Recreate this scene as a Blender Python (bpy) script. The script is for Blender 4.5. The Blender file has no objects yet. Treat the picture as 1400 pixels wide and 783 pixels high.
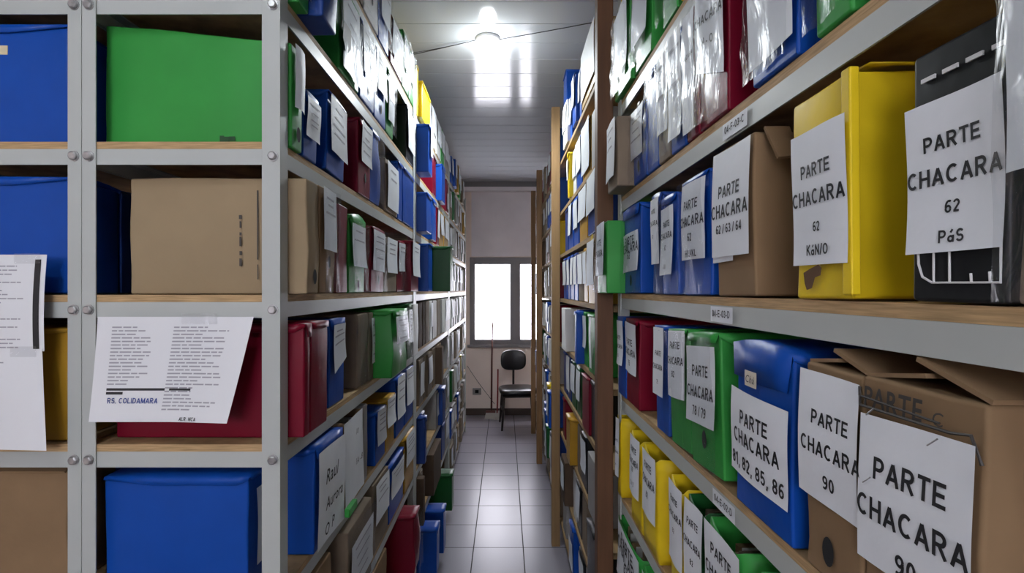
import bpy, bmesh, math, random
from mathutils import Vector, Matrix, noise

# ------------------------------------------------------------------ camera, world, lights, exposure
S = bpy.context.scene
EYE = 1.60            # camera height
F = 700.0             # focal length in pixels of the 1400 px frame
VX, VY = 690.0, 396.0 # vanishing point of the aisle
cam_d = bpy.data.cameras.new('camera'); cam = bpy.data.objects.new('camera', cam_d)
S.collection.objects.link(cam); S.camera = cam
cam.location = (0, 0, EYE); cam.rotation_euler = (math.pi / 2, 0, 0)
cam_d.sensor_width = 36; cam_d.lens = 36 * F / 1400
cam_d.shift_x = (700 - VX) / 1400; cam_d.shift_y = (VY - 391.5) / 1400
cam_d.clip_start = 0.02
S.view_settings.view_transform = 'Standard'; S.view_settings.look = 'None'
S.view_settings.gamma = 1; S.view_settings.use_curve_mapping = False
S.view_settings.exposure = 0.0

world = bpy.data.worlds.new('sky'); S.world = world; world.use_nodes = True
bg = world.node_tree.nodes['Background']
bg.inputs[0].default_value = (0.95, 0.94, 1.06, 1); bg.inputs[1].default_value = 11.5

CEIL = 1.37; WALL_Y = 6.55; BACK_Y = -2.6
def lamp_light(loc, power, radius, col):
    l = bpy.data.lights.new('bulb_light', 'SPOT'); l.energy = power; l.shadow_soft_size = radius; l.color = col; l.spot_size = math.radians(178); l.spot_blend = 0.6
    o = bpy.data.objects.new('bulb_light', l); S.collection.objects.link(o); o.location = loc
    return o
BULB_W = 26; BULB_COL = (0.9, 0.96, 1.0); BULB_GLOW = 55
BULBS = [(-0.092, 2.79), (-0.75, -0.15), (0.10, -1.5)]  # last two are unseen bulbs added to light the near racks
BULB_POW = [56, 11, 11]
al = bpy.data.lights.new('window_daylight', 'AREA'); al.shape = 'RECTANGLE'; al.size = 1.1; al.size_y = 1.05
al.energy = 16; al.color = (0.96, 0.94, 1.0)
alo = bpy.data.objects.new('window_daylight', al); S.collection.objects.link(alo)
alo.location = (0.14, WALL_Y + 0.22, EYE - 0.14); alo.rotation_euler = (-math.pi / 2, 0, 0)
# added soft fill from behind the camera, at an invented back window
bl = bpy.data.lights.new('back_fill_light', 'AREA'); bl.shape = 'RECTANGLE'; bl.size = 1.6; bl.size_y = 1.1
bl.energy = 2; bl.color = (0.97, 0.98, 1.0)
blo = bpy.data.objects.new('back_fill_light', bl); S.collection.objects.link(blo)
blo.location = (-0.6, BACK_Y - 0.02, EYE + 0.35); blo.rotation_euler = (math.pi / 2, 0, 0)

# ------------------------------------------------------------------ materials
MATS = {}
def mat(name, col, rough=0.5, spec=0.5, metal=0.0, bump=0.0, bscale=30, var=0.0, vscale=6, stretch=(1, 1, 1), emit=0, bdist=0.01):
    if name in MATS: return MATS[name]
    m = bpy.data.materials.new(name); m.use_nodes = True; nt = m.node_tree; n = nt.nodes; b = n['Principled BSDF']
    c = (*col, 1)
    b.inputs['Base Color'].default_value = c; b.inputs['Roughness'].default_value = rough
    b.inputs['Metallic'].default_value = metal; b.inputs['Specular IOR Level'].default_value = spec
    if emit:
        b.inputs['Emission Color'].default_value = c; b.inputs['Emission Strength'].default_value = emit
    if bump or var:
        tc = n.new('ShaderNodeTexCoord'); mp = n.new('ShaderNodeMapping'); nt.links.new(tc.outputs['Object'], mp.inputs[0])
        mp.inputs['Scale'].default_value = stretch
    if var:
        nz = n.new('ShaderNodeTexNoise'); nz.inputs['Scale'].default_value = vscale; nz.inputs['Detail'].default_value = 5
        nt.links.new(mp.outputs[0], nz.inputs[0])
        mx = n.new('ShaderNodeMix'); mx.data_type = 'RGBA'
        mx.inputs[6].default_value = tuple(max(0, v * (1 - var)) for v in col) + (1,)
        mx.inputs[7].default_value = tuple(min(1, v * (1 + var)) for v in col) + (1,)
        rp = n.new('ShaderNodeMapRange'); rp.inputs[1].default_value = 0.3; rp.inputs[2].default_value = 0.7
        nt.links.new(nz.outputs[0], rp.inputs[0]); nt.links.new(rp.outputs[0], mx.inputs[0]); nt.links.new(mx.outputs[2], b.inputs['Base Color'])
    if bump:
        nb = n.new('ShaderNodeTexNoise'); nb.inputs['Scale'].default_value = bscale; nb.inputs['Detail'].default_value = 3
        nt.links.new(mp.outputs[0], nb.inputs[0])
        bp = n.new('ShaderNodeBump'); bp.inputs['Strength'].default_value = bump; bp.inputs['Distance'].default_value = bdist
        nt.links.new(nb.outputs[0], bp.inputs['Height']); nt.links.new(bp.outputs[0], b.inputs['Normal'])
    MATS[name] = m; return m

PL = dict(rough=0.40, spec=0.22, bump=0.18, bscale=14, var=0.08, vscale=9)
COL = {
 'G': ('green', mat('green_plastic', (0.034, 0.27, 0.048), **PL)),
 'D': ('dark green', mat('dark_green_plastic', (0.010, 0.085, 0.020), **PL)),
 'B': ('blue', mat('blue_plastic', (0.005, 0.062, 0.34), **PL)),
 'N': ('navy blue', mat('navy_plastic', (0.012, 0.045, 0.21), **PL)),
 'R': ('crimson', mat('crimson_plastic', (0.16, 0.002, 0.016), **PL)),
 'Y': ('yellow', mat('yellow_plastic', (0.72, 0.52, 0.014), **PL)),
 'O': ('ochre', mat('ochre_plastic', (0.40, 0.22, 0.02), **PL)),
 'K': ('black', mat('black_plastic', (0.012, 0.013, 0.014), **PL)),
 'C': ('brown', mat('cardboard', (0.225, 0.145, 0.078), rough=0.85, spec=0.2, bump=0.12, bscale=25, var=0.10, vscale=7)),
 'S': ('sand brown', mat('light_cardboard', (0.30, 0.225, 0.135), rough=0.85, spec=0.2, bump=0.10, bscale=25, var=0.07, vscale=7)),
 'T': ('taupe', mat('taupe_cardboard', (0.20, 0.155, 0.11), rough=0.8, spec=0.25, bump=0.12, bscale=25, var=0.14, vscale=8)),
 'U': ('dark brown', mat('dark_cardboard', (0.085, 0.055, 0.035), rough=0.8, spec=0.25, bump=0.12, bscale=25, var=0.15, vscale=8)),
 'W': ('white', mat('white_card', (0.62, 0.62, 0.60), rough=0.6, spec=0.3, bump=0.10, bscale=20, var=0.08, vscale=8)),
 'A': ('grey', mat('grey_card', (0.30, 0.29, 0.28), rough=0.6, spec=0.3, bump=0.10, bscale=20, var=0.12, vscale=8)),
}
CARD = set('CSTUWA')
PAPER = mat('label_paper', (0.70, 0.73, 0.76), rough=0.55, spec=0.25, bump=0.15, bscale=25, var=0.03, vscale=14)
PAPER2 = mat('sheet_paper', (0.70, 0.715, 0.73), rough=0.5, spec=0.3, bump=0.10, bscale=12)
INK = mat('black_ink', (0.012, 0.012, 0.014), rough=0.6)
FAINT = mat('faded_print', (0.33, 0.33, 0.36), rough=0.6)
BLUEINK = mat('blue_ink', (0.02, 0.05, 0.25), rough=0.6)
MARKER = mat('marker_ink', (0.035, 0.03, 0.026), rough=0.6)
HOLE = mat('hole_dark', (0.006, 0.006, 0.006), rough=0.9)
STEEL = mat('grey_enamel', (0.42, 0.445, 0.425), rough=0.42, spec=0.4, bump=0.05, bscale=20, var=0.05, vscale=3)
BOLT = mat('bolt_zinc', (0.42, 0.42, 0.42), rough=0.35, metal=0.85, var=0.2, vscale=60)
PLY = mat('shelf_wood', (0.42, 0.28, 0.14), rough=0.7, spec=0.25, var=0.28, vscale=10, stretch=(2, 2, 40))
WOOD = mat('post_wood', (0.21, 0.115, 0.05), rough=0.6, spec=0.3, var=0.22, vscale=6, stretch=(8, 8, 0.6))
WOODSHADE = mat('shaded_post_wood', (0.115, 0.054, 0.026), rough=0.6, spec=0.3, var=0.15, vscale=6, stretch=(8, 8, 0.6))  # same wood as the other posts, darkened for the shade on it
WOODLIT = mat('lit_post_wood', (0.25, 0.155, 0.07), rough=0.6, spec=0.3, var=0.15, vscale=6, stretch=(8, 8, 0.6))  # same wood, lightened for the bulb light falling on this post
PLANK = mat('plank_wood', (0.30, 0.20, 0.10), rough=0.7, spec=0.25, var=0.25, vscale=6, stretch=(10, 1, 10))
WHITEP = mat('white_porcelain', (0.75, 0.75, 0.74), rough=0.3)
WIRE = mat('dark_wire', (0.03, 0.03, 0.03), rough=0.6)
VINYL = mat('black_vinyl', (0.010, 0.010, 0.011), rough=0.30, spec=0.5, bump=0.1, bscale=60)
DARKMETAL = mat('dark_metal', (0.03, 0.02, 0.018), rough=0.45, metal=0.3)
REDSTICK = mat('red_handle', (0.28, 0.02, 0.02), rough=0.4)
STICK = mat('handle_brown', (0.13, 0.04, 0.03), rough=0.5)
BRISTLE = mat('bristle', (0.45, 0.42, 0.38), rough=0.9, bump=0.4, bscale=200)

def film_mat():
    m = bpy.data.materials.new('clear_tape'); m.use_nodes = True; nt = m.node_tree; n = nt.nodes
    n.remove(n['Principled BSDF']); out = n['Material Output']
    tr = n.new('ShaderNodeBsdfTransparent'); gl = n.new('ShaderNodeBsdfGlossy'); gl.inputs['Roughness'].default_value = 0.28
    tr.inputs[0].default_value = (0.95, 0.96, 0.97, 1)
    mx = n.new('ShaderNodeMixShader'); mx.inputs[0].default_value = 0.11
    nt.links.new(tr.outputs[0], mx.inputs[1]); nt.links.new(gl.outputs[0], mx.inputs[2]); nt.links.new(mx.outputs[0], out.inputs[0])
    tc = n.new('ShaderNodeTexCoord'); mp = n.new('ShaderNodeMapping'); mp.inputs['Scale'].default_value = (1, 1.6, 0.55)
    nz = n.new('ShaderNodeTexNoise'); nz.inputs['Scale'].default_value = 30; nz.inputs['Detail'].default_value = 3; nz.inputs['Distortion'].default_value = 0.8
    bp = n.new('ShaderNodeBump'); bp.inputs['Strength'].default_value = 0.7; bp.inputs['Distance'].default_value = 0.006
    nt.links.new(tc.outputs['Object'], mp.inputs[0]); nt.links.new(mp.outputs[0], nz.inputs[0]); nt.links.new(nz.outputs[0], bp.inputs['Height'])
    nt.links.new(bp.outputs[0], gl.inputs['Normal'])
    return m
FILM = film_mat()
def glass_mat():
    m = bpy.data.materials.new('window_glass'); m.use_nodes = True; nt = m.node_tree; n = nt.nodes
    n.remove(n['Principled BSDF']); out = n['Material Output']
    tr = n.new('ShaderNodeBsdfTransparent'); gl = n.new('ShaderNodeBsdfGlossy'); gl.inputs['Roughness'].default_value = 0.03
    mx = n.new('ShaderNodeMixShader'); mx.inputs[0].default_value = 0.05
    nt.links.new(tr.outputs[0], mx.inputs[1]); nt.links.new(gl.outputs[0], mx.inputs[2]); nt.links.new(mx.outputs[0], out.inputs[0])
    return m
GLASS = glass_mat()

def tile_mat():
    m = bpy.data.materials.new('floor_tile'); m.use_nodes = True; nt = m.node_tree; n = nt.nodes; b = n['Principled BSDF']
    tc = n.new('ShaderNodeTexCoord'); sp = n.new('ShaderNodeSeparateXYZ'); nt.links.new(tc.outputs['Object'], sp.inputs[0])
    T = 0.308
    def line(sock, off):
        a = n.new('ShaderNodeMath'); a.operation = 'ADD'; a.inputs[1].default_value = off; nt.links.new(sock, a.inputs[0])
        d = n.new('ShaderNodeMath'); d.operation = 'DIVIDE'; d.inputs[1].default_value = T; nt.links.new(a.outputs[0], d.inputs[0])
        f = n.new('ShaderNodeMath'); f.operation = 'FRACT'; nt.links.new(d.outputs[0], f.inputs[0])
        s = n.new('ShaderNodeMath'); s.operation = 'SUBTRACT'; s.inputs[1].default_value = 0.5; nt.links.new(f.outputs[0], s.inputs[0])
        ab = n.new('ShaderNodeMath'); ab.operation = 'ABSOLUTE'; nt.links.new(s.outputs[0], ab.inputs[0])
        g = n.new('ShaderNodeMath'); g.operation = 'GREATER_THAN'; g.inputs[1].default_value = 0.5 - 0.010; nt.links.new(ab.outputs[0], g.inputs[0])
        return g.outputs[0]
    lx = line(sp.outputs[0], 0.193 + 10 * T); ly = line(sp.outputs[1], -3.18 + 20 * T)
    mxm = n.new('ShaderNodeMath'); mxm.operation = 'MAXIMUM'; nt.links.new(lx, mxm.inputs[0]); nt.links.new(ly, mxm.inputs[1])
    nz = n.new('ShaderNodeTexNoise'); nz.inputs['Scale'].default_value = 3.0; nz.inputs['Detail'].default_value = 6
    nt.links.new(tc.outputs['Object'], nz.inputs[0])
    cr = n.new('ShaderNodeMix'); cr.data_type = 'RGBA'; cr.inputs[6].default_value = (0.235, 0.225, 0.26, 1); cr.inputs[7].default_value = (0.275, 0.262, 0.30, 1)
    nt.links.new(nz.outputs[0], cr.inputs[0])
    mx = n.new('ShaderNodeMix'); mx.data_type = 'RGBA'; mx.inputs[7].default_value = (0.03, 0.028, 0.03, 1)
    nt.links.new(mxm.outputs[0], mx.inputs[0]); nt.links.new(cr.outputs[2], mx.inputs[6]); nt.links.new(mx.outputs[2], b.inputs['Base Color'])
    ro = n.new('ShaderNodeMapRange'); ro.inputs[3].default_value = 0.27; ro.inputs[4].default_value = 0.31
    nt.links.new(nz.outputs[0], ro.inputs[0])
    r2 = n.new('ShaderNodeMath'); r2.operation = 'MAXIMUM'; mm = n.new('ShaderNodeMath'); mm.operation = 'MULTIPLY'; mm.inputs[1].default_value = 0.8
    nt.links.new(mxm.outputs[0], mm.inputs[0]); nt.links.new(mm.outputs[0], r2.inputs[0]); nt.links.new(ro.outputs[0], r2.inputs[1]); nt.links.new(r2.outputs[0], b.inputs['Roughness'])
    bp = n.new('ShaderNodeBump'); bp.invert = True; bp.inputs['Strength'].default_value = 0.6; bp.inputs['Distance'].default_value = 0.003
    nt.links.new(mxm.outputs[0], bp.inputs['Height']); nt.links.new(bp.outputs[0], b.inputs['Normal'])
    b.inputs['Specular IOR Level'].default_value = 0.36
    return m
TILE = tile_mat()
PVC = mat('pvc_ceiling', (0.47, 0.50, 0.53), rough=0.12, spec=0.20, bump=0.03, bscale=3, stretch=(1, 6, 1))
WALLP = mat('wall_paint', (0.86, 0.74, 0.66), rough=0.8, var=0.06, vscale=2)
WALLW = mat('wall_white', (0.80, 0.76, 0.79), rough=0.7, var=0.07, vscale=3)
FRAMEM = mat('window_frame_grey', (0.20, 0.19, 0.20), rough=0.45)
BASEB = mat('baseboard_brown', (0.07, 0.045, 0.035), rough=0.5)

# ------------------------------------------------------------------ helpers
C = S.collection
def link(name, me, parent=None):
    o = bpy.data.objects.new(name, me); C.objects.link(o)
    if parent is not None: o.parent = parent
    return o
def new_mesh(name, verts, faces, mats, fmat=None, smooth=False):
    me = bpy.data.meshes.new(name); me.from_pydata(verts, [], faces)
    for m in mats: me.materials.append(m)
    if fmat: me.polygons.foreach_set('material_index', fmat)
    if smooth: me.polygons.foreach_set('use_smooth', [True] * len(me.polygons))
    me.update(); return me
class MB:
    def __init__(s): s.v = []; s.f = []; s.m = []; s.mats = []
    def mi(s, m):
        if m not in s.mats: s.mats.append(m)
        return s.mats.index(m)
    def add(s, vs, fs, m):
        k = len(s.v); s.v += [tuple(v) for v in vs]; i = s.mi(m)
        for f in fs: s.f.append([k + q for q in f]); s.m.append(i)
    def box(s, a, b, m):
        x0, y0, z0 = a; x1, y1, z1 = b
        vs = [(x0, y0, z0), (x1, y0, z0), (x1, y1, z0), (x0, y1, z0), (x0, y0, z1), (x1, y0, z1), (x1, y1, z1), (x0, y1, z1)]
        s.add(vs, [(3, 2, 1, 0), (4, 5, 6, 7), (0, 1, 5, 4), (1, 2, 6, 5), (2, 3, 7, 6), (3, 0, 4, 7)], m)
    def tube(s, pts, r, m, n=8, caps=True):
        pts = [Vector(p) for p in pts]; rings = []
        rr = r if isinstance(r, (list, tuple)) else [r] * len(pts)
        for i, p in enumerate(pts):
            d = (pts[min(i + 1, len(pts) - 1)] - pts[max(i - 1, 0)]).normalized()
            up = Vector((0, 0, 1)) if abs(d.z) < 0.9 else Vector((1, 0, 0))
            u = d.cross(up).normalized(); w = u.cross(d)
            rings.append([p + (u * math.cos(2 * math.pi * k / n) + w * math.sin(2 * math.pi * k / n)) * rr[i] for k in range(n)])
        vs = [v for q in rings for v in q]; fs = []
        for i in range(len(pts) - 1):
            for k in range(n):
                fs.append((i * n + k, i * n + (k + 1) % n, (i + 1) * n + (k + 1) % n, (i + 1) * n + k))
        if caps: fs.append(tuple(range(n))[::-1]); fs.append(tuple((len(pts) - 1) * n + k for k in range(n)))
        s.add(vs, fs, m)
    def lathe(s, prof, c, m, n=20):
        vs = []; fs = []
        for (r, z) in prof:
            for k in range(n):
                a = 2 * math.pi * k / n; vs.append((c[0] + r * math.cos(a), c[1] + r * math.sin(a), c[2] + z))
        for i in range(len(prof) - 1):
            for k in range(n):
                fs.append((i * n + k, i * n + (k + 1) % n, (i + 1) * n + (k + 1) % n, (i + 1) * n + k))
        s.add(vs, fs, m)
    def build(s, name, parent=None, smooth=False, bevel=0):
        me = new_mesh(name, s.v, s.f, s.mats, s.m, smooth); o = link(name, me, parent)
        if bevel: add_bevel(o, bevel)
        return o
def add_bevel(o, w, seg=2):
    b = o.modifiers.new('bevel', 'BEVEL'); b.width = w; b.segments = seg; b.limit_method = 'ANGLE'; b.angle_limit = math.radians(50); b.harden_normals = True
    for p in o.data.polygons: p.use_smooth = True
def solid(o, t, off=-1):
    m = o.modifiers.new('solidify', 'SOLIDIFY'); m.thickness = t; m.offset = off
def empty(name, loc, rz=0, label=None, cat=None, group=None):
    o = bpy.data.objects.new(name, None); o.empty_display_size = 0.05; C.objects.link(o)
    o.location = loc; o.rotation_euler = (0, 0, rz); tag(o, label, cat, group); return o
USED = {}
def tag(o, label, cat, group=None):
    if label:
        n = len(label.replace(',', ' ').split())
        if not 4 <= n <= 16: print('LABEL LENGTH', n, label)
        if label in USED: print('DUP LABEL', label)
        USED[label] = 1
        o['label'] = label
    if cat: o['category'] = cat
    if group: o['group'] = group
def struct(o): o['kind'] = 'structure'; return o

_tc = {}
def arc(cx, cy, rx, ry, a0, a1, n=14):
    return [(cx + rx * math.cos(math.radians(a0 + (a1 - a0) * k / n)), cy + ry * math.sin(math.radians(a0 + (a1 - a0) * k / n))) for k in range(n + 1)]
_a, _b = .085, .915
GL = {   # bold sans capitals drawn as strokes: glyph -> (advance, strokes), cap height 1
 'A': (.72, [[(.07, 0), (.36, .94)], [(.65, 0), (.36, .94)], [(.18, .30), (.54, .30)]]),
 'B': (.68, [[(_a, 0), (_a, 1)], [(_a, _b), (.34, _b)] + arc(.34, .71, .2, .205, 90, -90, 8) + [(_a, .505)], [(.34, .505)] + arc(.36, .295, .23, .21, 90, -90, 8) + [(_a, _a)]]),
 'C': (.71, [arc(.38, .5, .295, .415, 48, 312, 18)]),
 'D': (.70, [[(_a, 0), (_a, 1)], [(_a, _b), (.28, _b)] + arc(.28, .5, .32, .415, 90, -90, 12) + [(_a, _a)]]),
 'E': (.64, [[(_a, 0), (_a, 1)], [(_a, _b), (.60, _b)], [(_a, .5), (.56, .5)], [(_a, _a), (.62, _a)]]),
 'F': (.60, [[(_a, 0), (_a, 1)], [(_a, _b), (.58, _b)], [(_a, .5), (.52, .5)]]),
 'H': (.69, [[(_a, 0), (_a, 1)], [(.60, 0), (.60, 1)], [(_a, .5), (.60, .5)]]),
 'I': (.19, [[(.09, 0), (.09, 1)]]),
 'J': (.55, [[(.44, 1), (.44, .3)] + arc(.25, .28, .19, .2, 0, -180, 10)]),
 'K': (.68, [[(_a, 0), (_a, 1)], [(.60, 1), (.10, .40)], [(.26, .56), (.64, 0)]]),
 'L': (.58, [[(_a, 0), (_a, 1)], [(_a, _a), (.57, _a)]]),
 'M': (.82, [[(_a, 0), (_a, 1)], [(.73, 0), (.73, 1)], [(_a, .95), (.41, .08)], [(.73, .95), (.41, .08)]]),
 'N': (.69, [[(_a, 0), (_a, 1)], [(.60, 0), (.60, 1)], [(_a, .93), (.60, .07)]]),
 'O': (.77, [arc(.385, .5, .30, .415, 0, 360, 24)]), 'Q': (.77, [arc(.385, .5, .30, .415, 0, 360, 24), [(.45, .25), (.70, 0)]]),
 'P': (.64, [[(_a, 0), (_a, 1)], [(_a, _b), (.33, _b)] + arc(.33, .68, .225, .235, 90, -90, 10) + [(_a, .445)]]),
 'R': (.70, [[(_a, 0), (_a, 1)], [(_a, _b), (.35, _b)] + arc(.35, .70, .215, .215, 90, -90, 10) + [(_a, .485)], [(.32, .47), (.61, 0)]]),
 'S': (.64, [arc(.32, .695, .225, .22, 28, 255, 14) + arc(.32, .295, .24, .21, 80, -158, 14)]),
 'T': (.62, [[(0, _b), (.62, _b)], [(.31, _b), (.31, 0)]]),
 '0': (.56, [arc(.28, .5, .195, .415, 0, 360, 22)]), '1': (.42, [[(.30, 0), (.30, 1)], [(.30, .93), (.06, .72)]]),
 '2': (.56, [arc(.28, .70, .195, .215, 165, -35, 12) + [(.09, _a)], [(.05, _a), (.50, _a)]]),
 '3': (.56, [arc(.27, .71, .18, .205, 160, -90, 12), arc(.27, .295, .2, .21, 90, -160, 12)]),
 '4': (.58, [[(.41, 0), (.41, 1)], [(.41, .95), (.06, .28)], [(.02, .27), (.55, .27)]]),
 '5': (.56, [[(.48, _b), (.14, _b), (.10, .50)] + arc(.27, .33, .2, .245, 130, -155, 12)]),
 '6': (.56, [arc(.285, .31, .195, .225, 0, 360, 18), arc(.36, .5, .27, .415, 60, 190, 10)]),
 '7': (.54, [[(.03, _b), (.48, _b), (.20, 0)]]), '8': (.56, [arc(.28, .715, .175, .2, 0, 360, 18), arc(.28, .295, .2, .21, 0, 360, 18)]),
 '9': (.56, [arc(.275, .69, .195, .225, 0, 360, 18), arc(.20, .5, .27, .415, -120, 10, 10)]),
 '/': (.34, [[(.03, -.02), (.30, 1.02)]]), '-': (.36, [[(.03, .36), (.33, .36)]]), ',': (.24, [[(.12, .16), (.12, .0), (.06, -.16)]]), '.': (.24, [[(.10, .0), (.10, .17)]]),
 'á': (.58, [arc(.27, .27, .185, .20, 0, 360, 16), [(.47, 0), (.47, .55)], [(.24, .74), (.40, .98)]]),
}
def stroke_text(s, t=.165):
    vs, fs, x = [], [], 0.0
    for ch in s:
        if ch not in GL: x += .34; continue
        adv, sts = GL[ch]
        for st in sts:
            for i in range(len(st) - 1):
                (x0, y0), (x1, y1) = st[i], st[i + 1]; dx, dy = x1 - x0, y1 - y0; l = math.hypot(dx, dy) or 1; nx, ny = -dy / l * t / 2, dx / l * t / 2
                k = len(vs); vs += [(x + x0 - nx, y0 - ny), (x + x1 - nx, y1 - ny), (x + x1 + nx, y1 + ny), (x + x0 + nx, y0 + ny)]; fs.append((k, k + 1, k + 2, k + 3))
                if i and len(st) > 3:
                    k = len(vs); vs += [(x + x0 + t / 2 * math.cos(q * math.pi / 4), y0 + t / 2 * math.sin(q * math.pi / 4)) for q in range(8)]; fs.append(tuple(range(k, k + 8)))
        x += adv + .12
    return vs, fs, x - .12
def text_polys(s, bold=0.012, shear=0.0):
    """2-D triangles of a line of text, normalised to cap height 1 (approximately) starting at x=0."""
    k = (s, bold, shear)
    if k in _tc: return _tc[k]
    if bold > 0.005 and shear == 0:
        _tc[k] = stroke_text(s, .12 + bold * 2.2); return _tc[k]
    cu = bpy.data.curves.new('t', 'FONT'); cu.body = s; cu.offset = bold; cu.shear = shear; cu.resolution_u = 3; cu.space_character = 1.08
    ob = bpy.data.objects.new('t', cu); C.objects.link(ob)
    dg = bpy.context.evaluated_depsgraph_get(); me = bpy.data.meshes.new_from_object(ob.evaluated_get(dg))
    vs = [(v.co.x, v.co.y) for v in me.vertices]; fs = [tuple(p.vertices) for p in me.polygons]
    bpy.data.objects.remove(ob); bpy.data.curves.remove(cu); bpy.data.meshes.remove(me)
    x0 = min(v[0] for v in vs); x1 = max(v[0] for v in vs)
    vs = [((x - x0) / 0.73, y / 0.73) for x, y in vs]
    _tc[k] = (vs, fs, (x1 - x0) / 0.73); return _tc[k]

def sheet(name, w, h, parent, marks=(), disp=None, nx=6, ny=8, m=None, loc=(0, 0, 0), skew=0.0, rot=0.0, cut=0.0, foot=1.0):
    """paper sheet in the local y-z plane facing +x, centre at loc. marks: ('t', text, cx, cy, cap_h, maxw, mat) in fractions / metres,
    ('b', x0, y0, x1, y1, mat) bars in fractions; skew shifts top sideways; cut trims a lower corner."""
    if disp is None: disp = lambda u, v: 0.0
    mb = MB(); m = m or PAPER
    cr, sr = math.cos(rot), math.sin(rot)
    def P(u, v, off=0.0):
        v2 = v
        if cut: v2 = v + max(0.0, cut) * (1 - v) * u if cut > 0 else v - cut * (1 - v) * (1 - u)
        y = (u - .5) * w * (foot + (1 - foot) * v) + skew * (v - .5); z = (v2 - .5) * h
        return (loc[0] + disp(u, v) + off, loc[1] + y * cr - z * sr, loc[2] + y * sr + z * cr)
    vs = [P(i / nx, j / ny) for j in range(ny + 1) for i in range(nx + 1)]
    fs = [(j * (nx + 1) + i, j * (nx + 1) + i + 1, (j + 1) * (nx + 1) + i + 1, (j + 1) * (nx + 1) + i) for j in range(ny) for i in range(nx)]
    mb.add(vs, fs, m)
    for q in marks:
        if q[0] == 't':
            _, s, cx, cy, ch, mw, im = q[:7]; bold = q[7] if len(q) > 7 else 0.012; sh = q[8] if len(q) > 8 else 0
            tv, tf, tw = text_polys(s, bold, sh)
            hh = ch; ww = tw * ch
            if ww > mw: ww = mw; hh = max(ch * 0.8, mw / tw)
            kx = ww / tw
            vv = [P(cx + (x * kx - ww / 2) / w, cy + (y * hh - hh / 2) / h, 0.0009) for x, y in tv]
            mb.add(vv, tf, im)
        else:
            _, a, b, c, d, im = q; n1 = max(1, math.ceil((c - a) * 8)); n2 = max(1, math.ceil((d - b) * 10))
            mb.add([P(a + (c - a) * i / n1, b + (d - b) * j / n2, .0008) for j in range(n2 + 1) for i in range(n1 + 1)], [(j * (n1 + 1) + i, j * (n1 + 1) + i + 1, (j + 1) * (n1 + 1) + i + 1, (j + 1) * (n1 + 1) + i) for j in range(n2) for i in range(n1)], im)
    return mb.build(name, parent, smooth=True)

def grid_box(w, d, h, n=(5, 3, 5), amp=0.0015, seed=0, hb=0.0, open_top=False, puff=0.0, taper=0.0):
    """carton from x=-d..0, y=-w/2..w/2, z=0..h with slight dents; hb: extra height at the back; puff: pillow bulge"""
    nx, ny, nz = n; idx = {}; vs = []; fs = []
    def vid(i, j, k):
        if (i, j, k) not in idx:
            a, b, c = i / nx, j / ny, k / nz
            x = -d + a * d; y = (b - .5) * w; z = c * (h + hb * (1 - a))
            if taper: y *= 1 - taper * c
            pa = math.sin(math.pi * a); pb = math.sin(math.pi * b); pc = math.sin(math.pi * c)
            if puff:
                x += (a - .5) * 2 * puff * pb * pc; y += (b - .5) * 2 * puff * pa * pc; z += (c > .5) * puff * pa * pb
            q = Vector((x * 9 + seed * 3.1, y * 9 + seed * 1.7, z * 9))
            nv = noise.noise_vector(q) * amp
            if k == 0: nv.z = 0
            if k == 0: nv *= 0.3
            idx[(i, j, k)] = len(vs); vs.append((x + nv.x, y + nv.y, max(0, z + nv.z)))
        return idx[(i, j, k)]
    def quad(a, b, c, e): fs.append((vid(*a), vid(*b), vid(*c), vid(*e)))
    for i in range(nx):
        for j in range(ny):
            quad((i, j, 0), (i, j + 1, 0), (i + 1, j + 1, 0), (i + 1, j, 0))
            if not open_top: quad((i, j, nz), (i + 1, j, nz), (i + 1, j + 1, nz), (i, j + 1, nz))
    for i in range(nx):
        for k in range(nz):
            quad((i, 0, k), (i + 1, 0, k), (i + 1, 0, k + 1), (i, 0, k + 1))
            quad((i, ny, k), (i, ny, k + 1), (i + 1, ny, k + 1), (i + 1, ny, k))
    for j in range(ny):
        for k in range(nz):
            quad((0, j, k), (0, j, k + 1), (0, j + 1, k + 1), (0, j + 1, k))
            quad((nx, j, k), (nx, j + 1, k), (nx, j + 1, k + 1), (nx, j, k + 1))
    return vs, fs

ORD = ['first', 'second', 'third', 'fourth', 'fifth', 'sixth', 'seventh', 'eighth', 'ninth', 'tenth', 'eleventh', 'twelfth', 'thirteenth', 'fourteenth', 'fifteenth', 'sixteenth', 'seventeenth']
TXT = {}   # label texts: key -> list of (text, v position, cap height fraction of width)
def L(key, *lines): TXT[key] = lines
std = [('PARTE', .80, .15), ('CHACARA', .62, .17)]
L('p62', *std, ('62', .42, .13)); L('p62k', ('PARTE', .70, .15), ('CHACARA', .50, .17), ('62', .28, .11), ('KáN/O', .11, .12)); L('p62p', ('PARTE', .72, .15), ('CHACARA', .50, .17), ('62', .29, .12), ('PáS', .10, .12))
L('p6364', ('PARTE', .61, .15), ('CHACARA', .43, .17), ('62 / 63 / 64', .26, .11)); L('p62h', ('PARTE', .71, .15), ('CHACARA', .50, .17), ('62', .29, .13), ('IH/IJ/KL', .08, .11))
L('p79', ('PARTE', .68, .15), ('CHACARA', .41, .16), ('78 / 79', .16, .13)); L('p86', ('PARTE', .70, .13), ('CHACARA', .46, .14), ('81, 82, 85, 86', .17, .125))
L('p90', ('PARTE', .65, .16), ('CHACARA', .42, .18), ('90', .18, .15)); L('p9', ('PARTE', .66, .17), ('CHACARA', .38, .19), ('90', .11, .15))
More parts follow.
